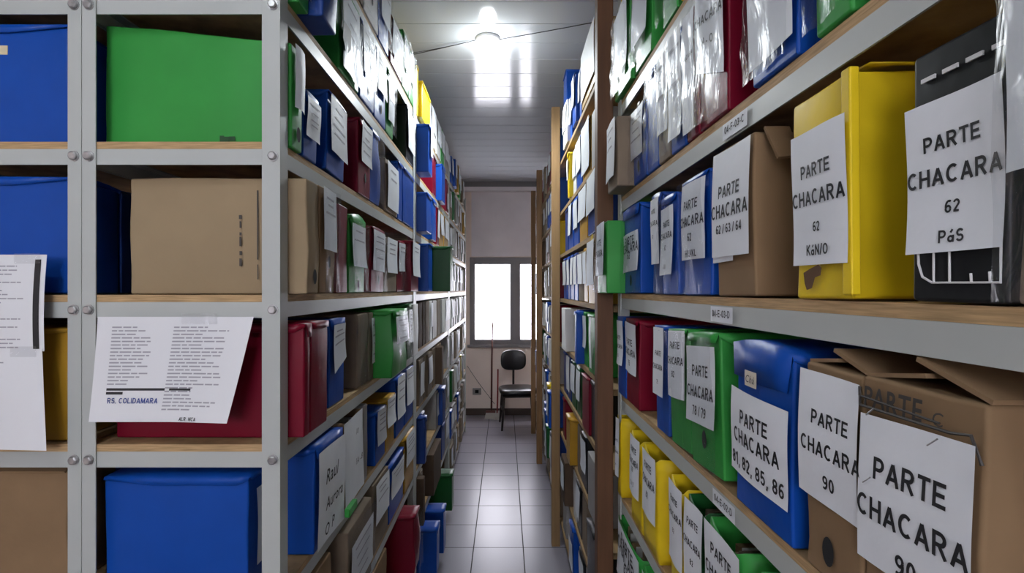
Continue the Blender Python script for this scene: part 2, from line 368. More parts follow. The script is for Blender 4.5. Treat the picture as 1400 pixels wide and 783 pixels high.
L('p', ('PARTE', .62, .15), ('CHACARA', .42, .16), ('75', .2, .13)); L('p82', ('PARTE', .78, .15), ('CHACARA', .55, .16), ('82', .35, .13)); L('p2', ('PARTE', .78, .15), ('CHACARA', .58, .16), ('62', .45, .13), ('Q / 2', .2, .12))
L('pd', ('PARTE', .75, .15), ('CHACARA', .58, .16), ('62', .4, .13), ('J/OL', .12, .11)); L('ro', ('CHACARA', .62, .17), ('N - O', .36, .14))

def make_box(X, y0, y1, z, side, col, o, where, nth, near):
    """one box: X = spine plane, y0..y1 along the aisle, z = shelf top (world), side -1 left rack / +1 right rack"""
    w = y1 - y0; h = o.get('h', 0.245); d = o.get('d', 0.35); seed = random.random() * 50
    cname, M = COL[col]; card = col in CARD
    kind = 'cardboard' if card else 'plastic'
    is_open = 'open' in o
    extra = ''
    if is_open: extra = 'with open top'
    elif 'film' in o: extra = 'in shiny tape'
    elif o.get('lab'): extra = 'with white label'
    lab = o.get('label') or f"{cname} {kind} box {extra}".strip() + f", {ORD[nth]} along {where}"
    name = 'open_file_box' if is_open else ('cardboard_box' if card else 'archive_box')
    e = empty(name, (X, (y0 + y1) / 2, z + .0012), 0 if side < 0 else math.pi, lab, 'box', o.get('group') or f"file boxes on the {where}")
    e.rotation_euler = (math.radians(o.get('lean', (seed - 25) / 25 * .8)), 0, (0 if side < 0 else math.pi) + math.radians(o.get('yaw', 0)))
    e.location.z += w / 2 * abs(math.sin(e.rotation_euler.x))
    n = (8, 4, 8) if near else (3, 2, 3)
    amp = o.get('amp', 0.004 if card else 0.003) * (1 if near else 0.8)
    vs, fs = grid_box(w, d, h - (0.004 if not is_open else 0), n, amp, seed, o.get('hb', 0), is_open, o.get('puff', 0.003), o.get('taper', 0))
    if is_open:   # front wall dips in a shallow curve like a magazine file
        nv = []
        for (x, y, zz) in vs:
            if zz > 0.5 * h and x > -0.3 * d:
                k = (zz / h - .5) * 2 * max(0, 1 - (2 * y / w) ** 2) * max(0, 1 + x / (0.3 * d)); zz -= 0.022 * k
            nv.append((x, y, zz))
        vs = nv
    bo = link('box_body', new_mesh('box_body', vs, fs, [M], None, True), e)
    if is_open:
        solid(bo, 0.004)
        mb = MB(); rr = random.Random(int(seed * 99)); yy = -w / 2 + 0.008
        while yy < w / 2 - 0.010:
            t = rr.uniform(0.004, 0.014); t = min(t, w / 2 - 0.007 - yy)
            if t <= .001: break
            mb.box((-d + 0.02 + rr.uniform(0, .02), yy, 0.006), (-0.012 - rr.uniform(0, .03), yy + t * .9, h - rr.uniform(0.025, 0.065)), rr.choice([COL['W'][1], COL['S'][1], COL['T'][1], COL['C'][1]])); yy += t
        pp = mb.build('papers', e)
    else:
        add_bevel(bo, 0.004 if near else 0.003, 2 if near else 1)
    # lid
    if not card and not is_open and 'nolid' not in o:
        lip = o.get('lip', random.choice([0.012, 0.018, 0.03])); mb = MB(); arch = o.get('arch', random.uniform(0.001, 0.0035))
        ax = [-d - .001, -0.66 * d, -0.33 * d, -0.02, 0.0025]; ay = [-.5, -.25, 0, .25, .5]; g = []
        hb = o.get('hb', 0)
        for a in ax:
            for b in ay:
                g.append((a, b * (w + .003), h - .003 + hb * max(0, -a / d) + arch * math.cos(math.pi * b * .9) * (1 if a > -.5 * d else .6)))
        for b in ay: g.append((0.0042, b * (w - .012), h - lip + .004 * abs(b)))
        fs2 = [(r * 5 + c2, (r + 1) * 5 + c2, (r + 1) * 5 + c2 + 1, r * 5 + c2 + 1) for r in range(5) for c2 in range(4)]
        k = len(g)
        for sgn, bi in ((-1, 0), (1, 4)):
            base = len(g)
            for i, a in enumerate(ax): g.append((a, sgn * (w / 2 + .003), g[i * 5 + bi][2] - (0.016 if 0 < i < 4 else 0.005)))
            for i in range(4):
                q = (i * 5 + bi, base + i, base + i + 1, (i + 1) * 5 + bi); fs2.append(q if sgn < 0 else q[::-1])
        lo = link('lid', new_mesh('lid', g, fs2, [M], None, True), e); solid(lo, 0.0016, 1)
    elif card and o.get('flaps'):
        for sgn in (-1, 1):
            mb = MB(); L2 = w * .55; ang = math.radians(o['flaps'] + 11 * (sgn > 0))
            yb = sgn * w / 2; ye = yb - sgn * L2 * math.cos(ang); ze = h + L2 * math.sin(ang)
            pts = [(-d + .005, yb, h - .003), (-.004, yb, h - .003), (-.002, ye, ze), (-d + .01, ye + .004 * sgn, ze - .004)]
            fo = mb; mb.add(pts, [(0, 1, 2, 3)] if sgn > 0 else [(3, 2, 1, 0)], M); f = mb.build('flap', e); solid(f, 0.004, 0)
    elif card and near and 'nolid' not in o:
        mb = MB(); mb.add([(-d + .01, -.0008, h - .0025), (-.01, -.0008, h - .0025), (-.01, .0008, h - .0025), (-d + .01, .0008, h - .0025)], [(0, 1, 2, 3)], HOLE); mb.build('top_seam', e)
    # finger hole
    if 'hole' in o and near:
        mb = MB(); hz = o['hole'] * h; pts = [(0.0028 + amp * .4, 0.010 * math.cos(t * math.pi / 8), hz + 0.016 * math.sin(t * math.pi / 8)) for t in range(16)]
        mb.add(pts, [tuple(range(16))], HOLE); mb.build('finger_hole', e)
    # label
    if o.get('lab'):
        v0, v1 = o['lab']; lw = w * o.get('lw', 0.9); lh = (v1 - v0) * h
        rr = random.Random(int(seed * 77)); a1, a2, a3 = rr.uniform(-1, 1), rr.uniform(-1, 1), rr.uniform(0, 1)
        base = 0.0035 + amp * 0.7 + (0.0025 if v1 * h > h - o.get('lip', .03) and not card else 0)
        pf = o.get('puff', 0.003)
        disp = lambda u, v: base + pf * math.sin(math.pi * (v0 + (v1 - v0) * v)) * math.sin(math.pi * min(1, max(0, .5 + (u - .5) * lw / w))) + 0.0015 * math.sin(5 * u + a1 * 3) + .0015 * math.sin(4 * v + a2 * 3) + 0.012 * max(0, .35 - v) ** 2 * a3 * (1 + u)
        marks = []
        if 'txt' in o:
            for (s, vv, ch) in TXT[o['txt']]: marks.append(('t', s, .5 + o.get('tx', 0), vv, ch * lw * o.get('ts', 1), lw * 0.98, INK, 0.022))
        elif near and 'plain' not in o:
            vv = .86
            for q in range(rr.randint(2, 4)):
                ww = rr.uniform(.4, .8); marks.append(('b', .5 - ww / 2, vv - .035, .5 + ww / 2, vv, FAINT)); vv -= rr.uniform(.1, .24)
        lo = sheet('label', lw, lh, e, marks, disp, 6 if near else 2, 8 if near else 4, PAPER, (0, o.get('ly', 0), (v0 + v1) / 2 * h), skew=o.get('skew', rr.uniform(-.006, .006)), rot=math.radians(o.get('lrot', rr.uniform(-1.5, 1.5))), cut=o.get('cut', 0))
        if near and 'film' in o:
            hh = h * .96; disp2 = lambda u, v: base + .004 + pf + 0.004 * noise.noise(Vector((u * 4 + seed, v * 7, seed))) + .002 * math.sin(9 * u + 6 * v)
            sheet('clear_tape', w * 1.0, hh, e, (), disp2, 10, 18, FILM, (0, 0, h * .49))
    elif near and 'film' in o:
        disp2 = lambda u, v: .008 + o.get('puff', .003) + 0.004 * noise.noise(Vector((u * 4 + seed, v * 7, seed))) + .002 * math.sin(9 * u + 6 * v)
        sheet('clear_tape', w, h * .96, e, (), disp2, 10, 18, FILM, (0, 0, h * .49))
    return e

ALLB = {}
def parse(tok):
    o = {}
    for t in tok:
        if t[0] == 'w' and (len(t) == 1 or t[1] == '.' or t[1].isdigit()):
            o['lab'] = tuple(float(q) for q in t[1:].split('-')) if len(t) > 1 else (.34, .93)
        elif t[0] == 'p' and len(t) > 1 and (t[1] in '.-' or t[1].isdigit()): o['p'] = float(t[1:])
        elif t[0] == 't' and t[1:].lstrip('-').isdigit(): o['top'] = float(t[1:])
        elif t in ('film', 'open', 'nolid', 'plain'): o[t] = 1
        elif '=' in t:
            k, v = t.split('=', 1)
            try: o[k] = float(v)
            except ValueError: o[k] = v.replace('_', ' ') if k in ('label', 'group') else v
    return o
def row(side, plane, level, where, near, spec, limits, maxh=0.240):
    """entries 'x0 x1 COLOUR flags'; pixel columns of the spine in the photo, unprojected on the rack face"""
    ents = []
    for line in spec.split(';'):
        t = line.split()
        if not t: continue
        x0, x1 = float(t[0]), float(t[1]); o = parse(t[3:]); X = plane - o.get('p', 0)
        if side < 0: a, b = X * F / (VX - x0), X * F / (VX - x1)
        else: a, b = X * F / (x1 - VX), X * F / (x0 - VX)
        ents.append([a, b, t[2], o, X])
    ents.sort(key=lambda q: q[0])
    last = limits[0]
    for k, (a, b, c, o, X) in enumerate(ents):
        hi = limits[1] if o.get('p', 0) > .03 or len(limits) < 3 else limits[2]
        a2 = max(a, last + .003 - (.027 if k == 0 and o.get('p', 0) < -.005 else 0)); b2 = min(b, hi)
        if k + 1 < len(ents): b2 = min(b2, max(ents[k + 1][0] - .002, a2 + .05))
        if b2 - a2 < .027:
            print('SKIP', where, k, round(a, 3), round(b, 3), c); continue
        last = b2
        if 'top' in o and 'h' not in o: o['h'] = (VY - o['top']) * a / F - level
        o['h'] = min(maxh, max(.13, o.get('h', .24)))
        make_box(side * X, a2, b2, EYE + level, side, c, o, where, k, near)
def seq(side, plane, level, where, y0, y1, spec, maxh=.245, seed=1):
    rr = random.Random(seed); y = y0
    for k, t in enumerate(spec.split()):
        c = t[0]; o = parse([q for q in t[1:].split(',') if q])
        w = o.get('wd', rr.uniform(.105, .14))
        if y + w > y1: break
        o['h'] = min(maxh, o.get('h', rr.uniform(.215, .245)))
        make_box(side * (plane - o.get('p', rr.uniform(-.012, .02))), y, y + w, EYE + level, side, c, o, where, k, False)
        y += w + rr.uniform(.003, .012)

random.seed(7)
# ------------------------------------------------------------------ the setting
XL, XR = -2.3, 2.3
mb = MB(); mb.add([(XL, BACK_Y, 0), (XR, BACK_Y, 0), (XR, WALL_Y + .2, 0), (XL, WALL_Y + .2, 0)], [(0, 1, 2, 3)], TILE); struct(mb.build('floor'))
# ceiling of narrow plastic planks across the aisle with v grooves
mb = MB(); zc = EYE + CEIL; y = BACK_Y; prof = []
y = 2.434 - 0.2035 * 30
while y < WALL_Y + .3:
    prof += [(y - .0035, zc), (y, zc + .005), (y + .0035, zc)]; y += .2035
prof = [(BACK_Y - .6, zc)] + [q for q in prof if q[0] > BACK_Y - .5] + [(WALL_Y + .4, zc)]
vs = [(x, a, b) for (a, b) in prof for x in (XL, XR)]
mb.add(vs, [(2 * i, 2 * i + 2, 2 * i + 3, 2 * i + 1) for i in range(len(prof) - 1)], PVC)
struct(mb.build('ceiling'))
def wall(name, a, b, m=WALLP):
    mb = MB(); mb.box(a, b, m); return struct(mb.build(name))
HT = EYE + CEIL + .02
wall('wall_left', (XL - .15, BACK_Y, 0), (XL, WALL_Y + .2, HT)); wall('wall_right', (XR, BACK_Y, 0), (XR + .15, WALL_Y + .2, HT))
# unseen back wall, with an opening added to let fill light in
mb = MB(); Bx0, Bx1, Bz0, Bz1 = -1.35, 0.2, EYE - .1, EYE + .9
for a, b in (((XL, 0), (Bx0, HT)), ((Bx1, 0), (XR, HT)), ((Bx0, 0), (Bx1, Bz0)), ((Bx0, Bz1), (Bx1, HT))): mb.box((a[0], BACK_Y - .15, a[1]), (b[0], BACK_Y, b[1]), WALLP)
struct(mb.build('wall_back'))
WX0, WX1, WZ0, WZ1 = -0.445, 0.72, EYE - .70, EYE + .415
mb = MB()
for a, b in (((XL, 0), (WX0, HT)), ((WX1, 0), (XR, HT)), ((WX0, 0), (WX1, WZ0)), ((WX0, WZ1), (WX1, HT))): mb.box((a[0], WALL_Y, a[1]), (b[0], WALL_Y + .15, b[1]), WALLP)
struct(mb.build('wall_front'))
mb = MB(); mb.box((-.425, WALL_Y - .02, EYE + .425), (.355, WALL_Y - .001, EYE + 1.245), WALLW); struct(mb.build('trim_1'))          # white panel over the window
mb = MB(); mb.box((-1.6, WALL_Y - .09, EYE + 1.25), (1.6, WALL_Y - .001, EYE + 1.30), WALLW); mb.box((-1.6, WALL_Y - .06, EYE + 1.30), (1.6, WALL_Y - .001, EYE + CEIL), FRAMEM)
struct(mb.build('trim_2'))
mb = MB(); mb.box((-1.5, WALL_Y - .018, 0), (1.5, WALL_Y - .001, .085), BASEB); struct(mb.build('baseboard_front'))
def window(name, x0, x1, z0, z1, yw, mull):
    e = bpy.data.objects.new(name, None); C.objects.link(e); e.location = ((x0 + x1) / 2, yw, z0); struct(e)
    ox, oy, oz = e.location; mb = MB()
    def bx(a, b): mb.box((a[0] - ox, a[1] - oy, a[2] - oz), (b[0] - ox, b[1] - oy, b[2] - oz), FRAMEM)
    t = .065; y0, y1 = yw - .012, yw + .07
    bx((x0, y0, z0), (x0 + t, y1, z1)); bx((x1 - t, y0, z0), (x1, y1, z1)); bx((x0 + t, y0, z0), (x1 - t, y1, z0 + t)); bx((x0 + t, y0, z1 - .09), (x1 - t, y1, z1))
    bx((mull - .065, y0 - .004, z0 + t), (mull + .065, y1, z1 - .09))
    mb.build('window_frame', e, bevel=.003)
    for a, b in ((x0 + t, mull - .065), (mull + .065, x1 - t)):
        m2 = MB(); m2.box((a - ox, .035, z0 + t - oz), (b - ox, .039, z1 - .09 - oz), GLASS); m2.build('pane', e)
    m3 = MB(); m3.box((x0 - .03 - ox, -.04, -.035), (x1 + .03 - ox, .0, 0), FRAMEM); m3.build('sill', e, bevel=.004)
window('window_1', WX0, WX1, WZ0, WZ1, WALL_Y, 0.135)

# ------------------------------------------------------------------ steel shelving on the left
LV = [0.875, 0.585, 0.290, -0.010, -0.303, -0.600, -0.895, -1.190, -1.485]
def lprof(mb, x, y, sx, sy, z0, z1, a=.040, t=.003, m=STEEL):
    """angle post with its corner at (x, y), legs running in sx and sy directions"""
    P = [(x, y), (x + sx * a, y), (x + sx * a, y + sy * t), (x + sx * t, y + sy * t), (x + sx * t, y + sy * a), (x, y + sy * a)]
    vs = [(px, py, z) for z in (z0, z1) for px, py in P]; fl = sx * sy > 0
    fs = [tuple(range(6)) if not fl else tuple(range(6))[::-1], tuple(range(6, 12))[::-1] if not fl else tuple(range(6, 12))]
    for k in range(6):
        q = (k, (k + 1) % 6, 6 + (k + 1) % 6, 6 + k); fs.append(q if fl else q[::-1])
    mb.add(vs, fs, m)
def bolt(parent, x, y, z, axis, s):
    mb = MB(); n = 6; r = .0085; L1 = .006
    def pt(a, u, v): return (x + u, y + s * a, z + v) if axis == 'y' else (x + s * a, y + u, z + v)
    vs = []
    for a, rr in ((0, .0105), (.0015, .0105), (.0015, r), (L1, r), (L1 + .0015, r * .75)):
        nn = 12
        for k in range(nn):
            t = 2 * math.pi * k / nn; q = rr if rr > r else rr * (1 - .07 * (k % 2)); vs.append(pt(a, q * math.cos(t), q * math.sin(t)))
    fs = [(i * 12 + k, i * 12 + (k + 1) % 12, (i + 1) * 12 + (k + 1) % 12, (i + 1) * 12 + k) for i in range(4) for k in range(12)]
    fs.append(tuple(48 + k for k in range(12))); mb.add(vs, fs, BOLT); return mb.build('bolt', parent)
def steel_rack(label, xa, xb, bays, levels, top, faces, ncross):
    """xa = aisle face, xb = rear face; bays list of (y0, y1)"""
    e = empty('steel_shelving_rack', ((xa + xb) / 2, bays[0][0], 0), 0, label, 'shelf')
    ox, oy, _ = e.location; s = 1 if xb > xa else -1
    for bi, (y0, y1) in enumerate(bays):
        for x, sx in ((xa, s), (xb, -s)):
            for y, sy in ((y0, 1), (y1, -1)):
                mb = MB(); lprof(mb, x - ox, y - oy, sx, sy, 0, EYE + top, a=.027 if sx == -s else .036); po = mb.build('post', e, bevel=.0008)
                if bi == 0 and y == y0 and faces:
                    for lv in levels:
                        bolt(po, x - ox + sx * .014, y - oy, EYE + lv - .029, 'y', -1)
        for lv in levels:
            z = EYE + lv
            xi0, xi1 = sorted((xa + s * .004, xb - s * .004))
            mb = MB(); mb.box((xi0 - ox, y0 + .0035 - oy, z - .014), (xi1 - ox, y1 - .0035 - oy, z), PLY); mb.build('shelf_board', e)
            for x, sx in ((xa, s), (xb, -s)):
                x0, x1 = sorted((x + sx * .0035, x + sx * .0065)); xx0, xx1 = sorted((x + sx * .0065, x + sx * .03))
                mb = MB(); mb.box((x0 - ox, y0 + .0035 - oy, z - .045), (x1 - ox, y1 - .0035 - oy, z - .0142), STEEL); mb.box((xx0 - ox, y0 + .004 - oy, z - .017), (xx1 - ox, y1 - .004 - oy, z - .0142), STEEL)
                mb.build('beam', e)
            if bi < ncross:
                mb = MB(); mb.box((xi0 + .003 - ox, y0 + .0035 - oy, z - .045), (xi1 - .003 - ox, y0 + .0065 - oy, z - .0142), STEEL); mb.build('crossbar', e)
    return e
LBAYS = [(1.0, 2.50), (2.505, 4.03), (4.035, 5.78)]
steel_rack('grey steel shelving rack with wooden boards left of aisle, filled with file boxes', -.4386, -.826, LBAYS, LV, 1.03, True, 1)
steel_rack('grey steel shelving rack at the left edge, behind two hanging paper lists', -1.24, -.827, [(1.0, 2.50)], LV, 1.03, True, 1)

# first row of boxes of the rack at the left edge (seen from their long side)
def edge_box(lv, col, h, x1, d, label, **k):
    o = dict(h=h, d=d, label=label, group='boxes on the rack at the left edge'); o.update(k)
    return make_box(-x1 - d, 1.02, 1.15, EYE + lv, 1, col, o, 'left edge', 0, True)
edge_box(.290, 'B', .237, .868, .345, 'blue plastic box on upper left edge shelf, cream sticker near its lid', lip=.02, arch=.004)
for lv, c, t in ((.290, 'N', 'upper'), (-.010, 'N', 'second'), (-.303, 'U', 'third'), (-.600, 'N', 'lowest')):  # dark boxes added to block the bright wall showing through the gap
    make_box(-.872 - .345, 1.165, 1.30, EYE + lv, 1, c, dict(h=.235, d=.345, label=f"{COL[c][0]} light-blocking box added behind the front box on the {t} shelf at left edge", group='boxes on the rack at the left edge'), 'left edge', 1, False)
st = [o for o in bpy.data.objects if o.get('label', '').startswith('blue plastic box on upper left edge')][0]; o = MB(); o.box((-.225, .0655, .176), (-.20, .0668, .194), mat('cream_sticker', (.6, .52, .33), .6))
o.build('sticker', st)
edge_box(.585, 'C', .225, .868, .345, 'brown cardboard box on the topmost visible shelf at the left edge')
edge_box(-.010, 'B', .235, .872, .345, 'blue plastic box with slanted lid behind the list with dark band', arch=.012, yaw=1.5)
edge_box(-.303, 'O', .225, .870, .345, 'ochre box in shade behind the blank lower half of paper list')
edge_box(-.600, 'C', .238, .872, .345, 'brown cardboard box with torn flap at bottom left corner', flaps=4, amp=.007)

# ------------------------------------------------------------------ boxes on the left rack
WL = ['top', 'second', 'third', 'fourth', 'fifth', 'sixth', 'seventh', 'eighth', 'ninth']
def LW(i, bay): return f"{WL[i]} shelf, left rack {bay} bay"
near_rows = {
 0: "470 497 T w film; 497 517 W hole=.3 film w.5-.95; 518 531 B w film; 534 549 R w.2-.95 film t20; 550 558 G w film; 559 567 G w film t66",
 1: "394 428 G w.1-.9 film p.02; 431 460 N p.05 film amp=.008 puff=.012; 463 490 G w.05-.95 film; 492 511 B w.35-.98 film hole=.2; 512 527 B w.4-.98 hole=.2; 528 537 G w.2-.9 film; 555 566 K w.2-.95 t137",
 2: "392.5 413 G w.38-.98 h=.216 hb=.037 d=.379 hole=.15 plain nolid p.004 label=long_green_plastic_box_with_sloping_top,_on_front_left_shelf_above_sand_carton;"
    "414 433 B w.30-.9 t120; 446 470 B w.24-.95 t124 lw=.95 lean=-3; 490 505.5 R w.42-.98 t160 hole=.25; 506.5 518 B amp=.012 puff=.012 film; 527 543 T w.08-.95 t214 hole=.17 nolid; 544 550 B; 551 567 B film amp=.006",
 3: "414 435.5 S p.036 d=.360 t237 nolid hole=.15 label=plain_sand_brown_carton_on_front_left_shelf_under_the_long_green_box; 436.5 457 C p.036 w.40-.98 t245 film hole=.3 lw=.9; 463 475 R t276 nolid; 477 498 G w.35-.92 t296 hole=.1 film arch=.018; 507 524 R w.33-.95 t309 film hole=.2; 526 542 T w.35-.98 t322; 543 552.5 R w.4-.95 t328 film; 562 572 R w.3-.98 p.03 t329",
 4: "410 423.5 R p.030 d=.383 t444 label=long_crimson_box_behind_the_two-column_list_on_front_left_shelf; 424 447 R p.030 t441; 449.5 470 B w.38-.93 t437 p-.008 lw=.75 cut=.25; 488 503 T t428 p-.01 film; 505 515 T w.25-.9 t426 p-.008; 535 555 G p.055 w.5-.9 t425 film amp=.010 puff=.008; 557 564 D w.3-.9 p.02; 565 572 W p.03",
 5: "339 378 B p-.073 d=.285 t652 w.15-.85 lw=.6 plain label=big_blue_plastic_box_at_bottom_of_front_left_bay_below_crimson_box; 429 466 B p.01 t612 w.02-.93 lw=.99 plain label=blue_box_with_handwritten_sheet_reaching_its_foot,_low_on_left_rack; 467 494 C p.005 w.05-1.0 lw=.98 open plain; 497 502 A ; 513 526 B w.35-1.0 t565; 527 539 O w.45-1.0 t548; 541 552 B w.3-1.0; 553 564 B w.35-1.0",
 6: "430 452 C p.0 t700; 475 508 T w.2-.8 film t700 p.015; 510 530 T w.4-.95 t650; 532 551 B w.4-.9 t640; 553 566 O w.45-1.0 t596",
 7: "470 500 T t760; 505 528 C t740; 566 572.5 R p.060 film puff=.012 amp=.010",
 8: "470 500 T; 502 520 B; 521 545 N; 547 563 B",
}
LIM0 = (1.040, 2.462)
for i, sp in near_rows.items(): row(-1, .4386, LV[i], LW(i, 'near'), True, sp, LIM0)
mid_rows = {
 0: "568 574 Y t80; 575 588 Y t105 p.02; 589 596 W w; 597 602.5 W w t155; 603 607 G w; 608 613 A w",
 1: "586 591 B w.35-1 lw=.6 p.06; 591.5 596 R; 604 608.5 B p.025 h=.25; 609.5 613 R w.1-.6 lw=.4",
 2: "573 590 B p.05 t250; 591 596 B p.02; 597 600.5 R w.2-.95; 601 606 O w.35-.95; 607 612.5 O w.35-.95",
 3: "586 591 B p.058 h=.24; 615.5 619 D p.148 h=.245; 610 614 W w",
 4: "573 577 U; 578 581 U; 582 587 T; 588 591 W w; 592 597 A; 598 602 T; 603 607 A; 608 615 W w p.02",
 5: "573 579 T w.2-.9; 580 584 T; 585 591 T w.3-.9 p.01; 592 597 T; 598 603 C; 604 610 U p.04; 611 615 A w",
 6: "573 580 N; 581 595 N p.03 t535; 596 604 A w; 605 609 N p.03; 610 615 A w",
 7: "573 578 T; 579 592 U p.03 t620; 593 603 U p.03; 604 608 N; 609 615 A w",
 8: "597 600.5 B p.086 h=.25; 606.5 609.5 B p.095 h=.25; 618 620.5 D p.085 h=.25; 613 616 T",
}
for i, sp in mid_rows.items(): row(-1, .4386, LV[i], LW(i, 'middle'), False, sp, (2.542, 3.992), .242)
far_seq = ["Aw Bw Bw Yw Ow Gw Gw Rw Tw Uw Tw", "Tw T D T Aw T T T Uw T Ow", "Aw Uw A W Uw Ww A T Uw Ww T", "Ww Dw Gw Ww A Ww Uw Ww W Aw U", "Ww A Ww Aw T Ww A Ww T Ww A", "Aw W U T Aw Uw Ww A T U Ww",
           "D Aw T Ww Uw A Ww T Yw A Ww", "Bw Aw Aw T Bw Ww U Aw T Ww A", "Tw T U Aw Tw S Cw T U T Aw"]
for i, sp in enumerate(far_seq): seq(-1, .4386, LV[i], LW(i, 'far'), 4.074, 5.742, sp, seed=30 + i)

# ------------------------------------------------------------------ papers hanging in front of the left rack
def tape(e, y, z, w=.05, h=.018, x=.0012):
    mb = MB(); mb.add([(x, y - w / 2, z - h / 2), (x, y + w / 2, z - h / 2), (x, y + w / 2, z + h / 2), (x, y - w / 2, z + h / 2)], [(0, 1, 2, 3)], FILM); mb.build('clear_tape', e)
def bars(x0, x1, ys, seed, th=.0065):
    rr = random.Random(seed); out = []
    for v in ys:
        w = rr.uniform(.45, 1.0) * (x1 - x0); x = x0
        while x < x0 + w - .01:
            ww = rr.uniform(.03, .09); ww = min(ww, x0 + w - x); out.append(('b', x, v - th, x + ww, v + th, FAINT)); x += ww + .009
    return out
e = empty('paper_list', (-.646, .985, EYE - .152), -math.pi / 2, 'two-column white paper list taped to shelf rail, with blue handwriting at its foot', 'paper')
mk = bars(.10, .38, [.90 - .034 * k for k in range(17)], 3) + bars(.50, .88, [.90 - .034 * k for k in range(24)], 4)
mk += [('b', .10, .295, .50, .318, INK), ('b', .53, .296, .68, .316, INK), ('b', .10, .258, .215, .283, INK)]
mk += [('t', 'RS. COLIDAMARA', .29, .20, .0105, .125, BLUEINK, .02), ('t', 'ALR. NCA', .70, .03, .007, .07, INK, .02)]
sheet('sheet', .300, .200, e, mk, lambda u, v: .008 * (1 - v) ** 2 + .03 * (1 - v) * max(0, u - .6), 14, 12, PAPER2, skew=.026, foot=.90)
tape(e, .06, .096, .07, .02, .003)
e = empty('paper_list', (-.985, .985, EYE - .025), -math.pi / 2, 'printed white list with a dark band along its right edge, at left edge', 'paper')
sheet('sheet', .21, .185, e, bars(.1, .82, [.88 - .042 * k for k in range(21)], 6) + [('b', .90, .0, .955, .95, INK)], lambda u, v: .004 * math.sin(3 * v) + .006 * (1 - v), 8, 8, PAPER2)
tape(e, .07, .085, .05, .02, .004)
e = empty('paper_list', (-.968, .978, EYE - .208), -math.pi / 2, 'mostly blank white sheet hanging below the list with dark band', 'paper')
sheet('sheet', .19, .19, e, bars(.05, .62, [.90, .865, .83], 8), lambda u, v: .004 * math.sin(3 * v) + .014 * (1 - v) ** 2 * u, 10, 10, PAPER2, skew=-.02)
tape(e, .05, .09, .05, .02, .002)
# stencilled marks on the side of the sand carton, dark smudge on the green box
def side_marks(label_start, fn):
    for o in bpy.data.objects:
        if o.get('label', '').startswith(label_start): fn(o, [c for c in o.children if c.name.startswith('box_body')][0]); return
def sm1(o, b):
    w = max(abs(v.co.y) for v in b.data.vertices); mb = MB(); rr = random.Random(2)
    y = -w - .0006
    def bar(x0, z0, x1, z1): mb.add([(x0, y, z0), (x1, y, z0), (x1, y, z1), (x0, y, z1)], [(0, 1, 2, 3)], MARKER)
    bar(-.099, .07, -.0965, .155); bar(-.099, .155, -.0960, .21); bar(-.0985, .03, -.0965, .06)
    z = .02
    while z < .22:
        q = rr.uniform(.006, .02)
        if rr.random() < .7: bar(-.134 - rr.uniform(0, .0015), z, -.131 + rr.uniform(0, .002), z + q)
        z += q + rr.uniform(.002, .01)
    mb.build('stencil_print', o)
side_marks('plain sand', sm1)
def sm2(o, b):
    w = max(abs(v.co.y) for v in b.data.vertices); mb = MB(); y = -w - .0008
    for x0, z0, x1, z1 in ((-.143, .008, -.134, .021), (-.135, .009, -.122, .019), (-.124, .011, -.112, .0195)): mb.add([(x0, y, z0), (x1, y, z0), (x1, y, z1), (x0, y, z1)], [(0, 1, 2, 3)], mat('green_smudge', (.01, .06, .015), .7))
    mb.build('smudge', o)
side_marks('long green', sm2)
def hand(label_start, lines):
    for o in bpy.data.objects:
        if o.get('label', '').startswith(label_start):
            for s, y, z, hgt, mw in lines:
                sheet_text(o, s, y, z, hgt, mw)
            return
def sheet_text(o, s, y, z, hgt, mw, x=.0150, m=INK, bold=.012, shear=.25):
    tv, tf, tw = text_polys(s, bold, shear); ww = min(mw, tw * hgt); k = ww / tw
    mb = MB(); mb.add([(x, y + px * k - ww / 2, z + py * hgt) for px, py in tv], tf, m); return mb.build('handwriting', o)
hand('blue box with handwritten', [('Raul', -.015, .145, .034, .15), ('Aurora', .0, .085, .028, .17), ('O', -.05, .028, .026, .05), ('P', -.01, .030, .026, .05)])
hand('brown cardboard box with open top', [('10', .0, .19, .016, .05), ('1A - 8', .02, .105, .018, .10)])

# ------------------------------------------------------------------ right steel rack and its boxes
RVV = [0.88, 0.58, 0.284, -0.012, -0.322, -0.632, -0.942, -1.25, -1.52]
rr_ = steel_rack('grey steel shelving rack right of aisle, full of boxes labelled PARTE CHACARA', .355, .745, [(.10, 1.605)], RVV, 1.03, False, 0)
ox, oy, _ = rr_.location
def shelf_tag(s, xpix, lv, sc=1.0):
    z = .355 * F / (xpix - VX); w = .085 * sc; e = rr_
    o = sheet('shelf_tag', w, .026, e, [('t', s, .5, .55, .012, w * .8, INK, .012)], None, 2, 2, PAPER, (0, 0, 0))
    o.rotation_euler = (0, 0, math.pi); o.location = (.355 - ox + .001, z - oy, EYE + lv - .029)
shelf_tag('04-E-03-D', 985, -.012); shelf_tag('04-F-03-C', 1003, .284); shelf_tag('04-E-02-D', 988, -.322)
RN = lambda i: f"{WL[i]} shelf, right steel rack"
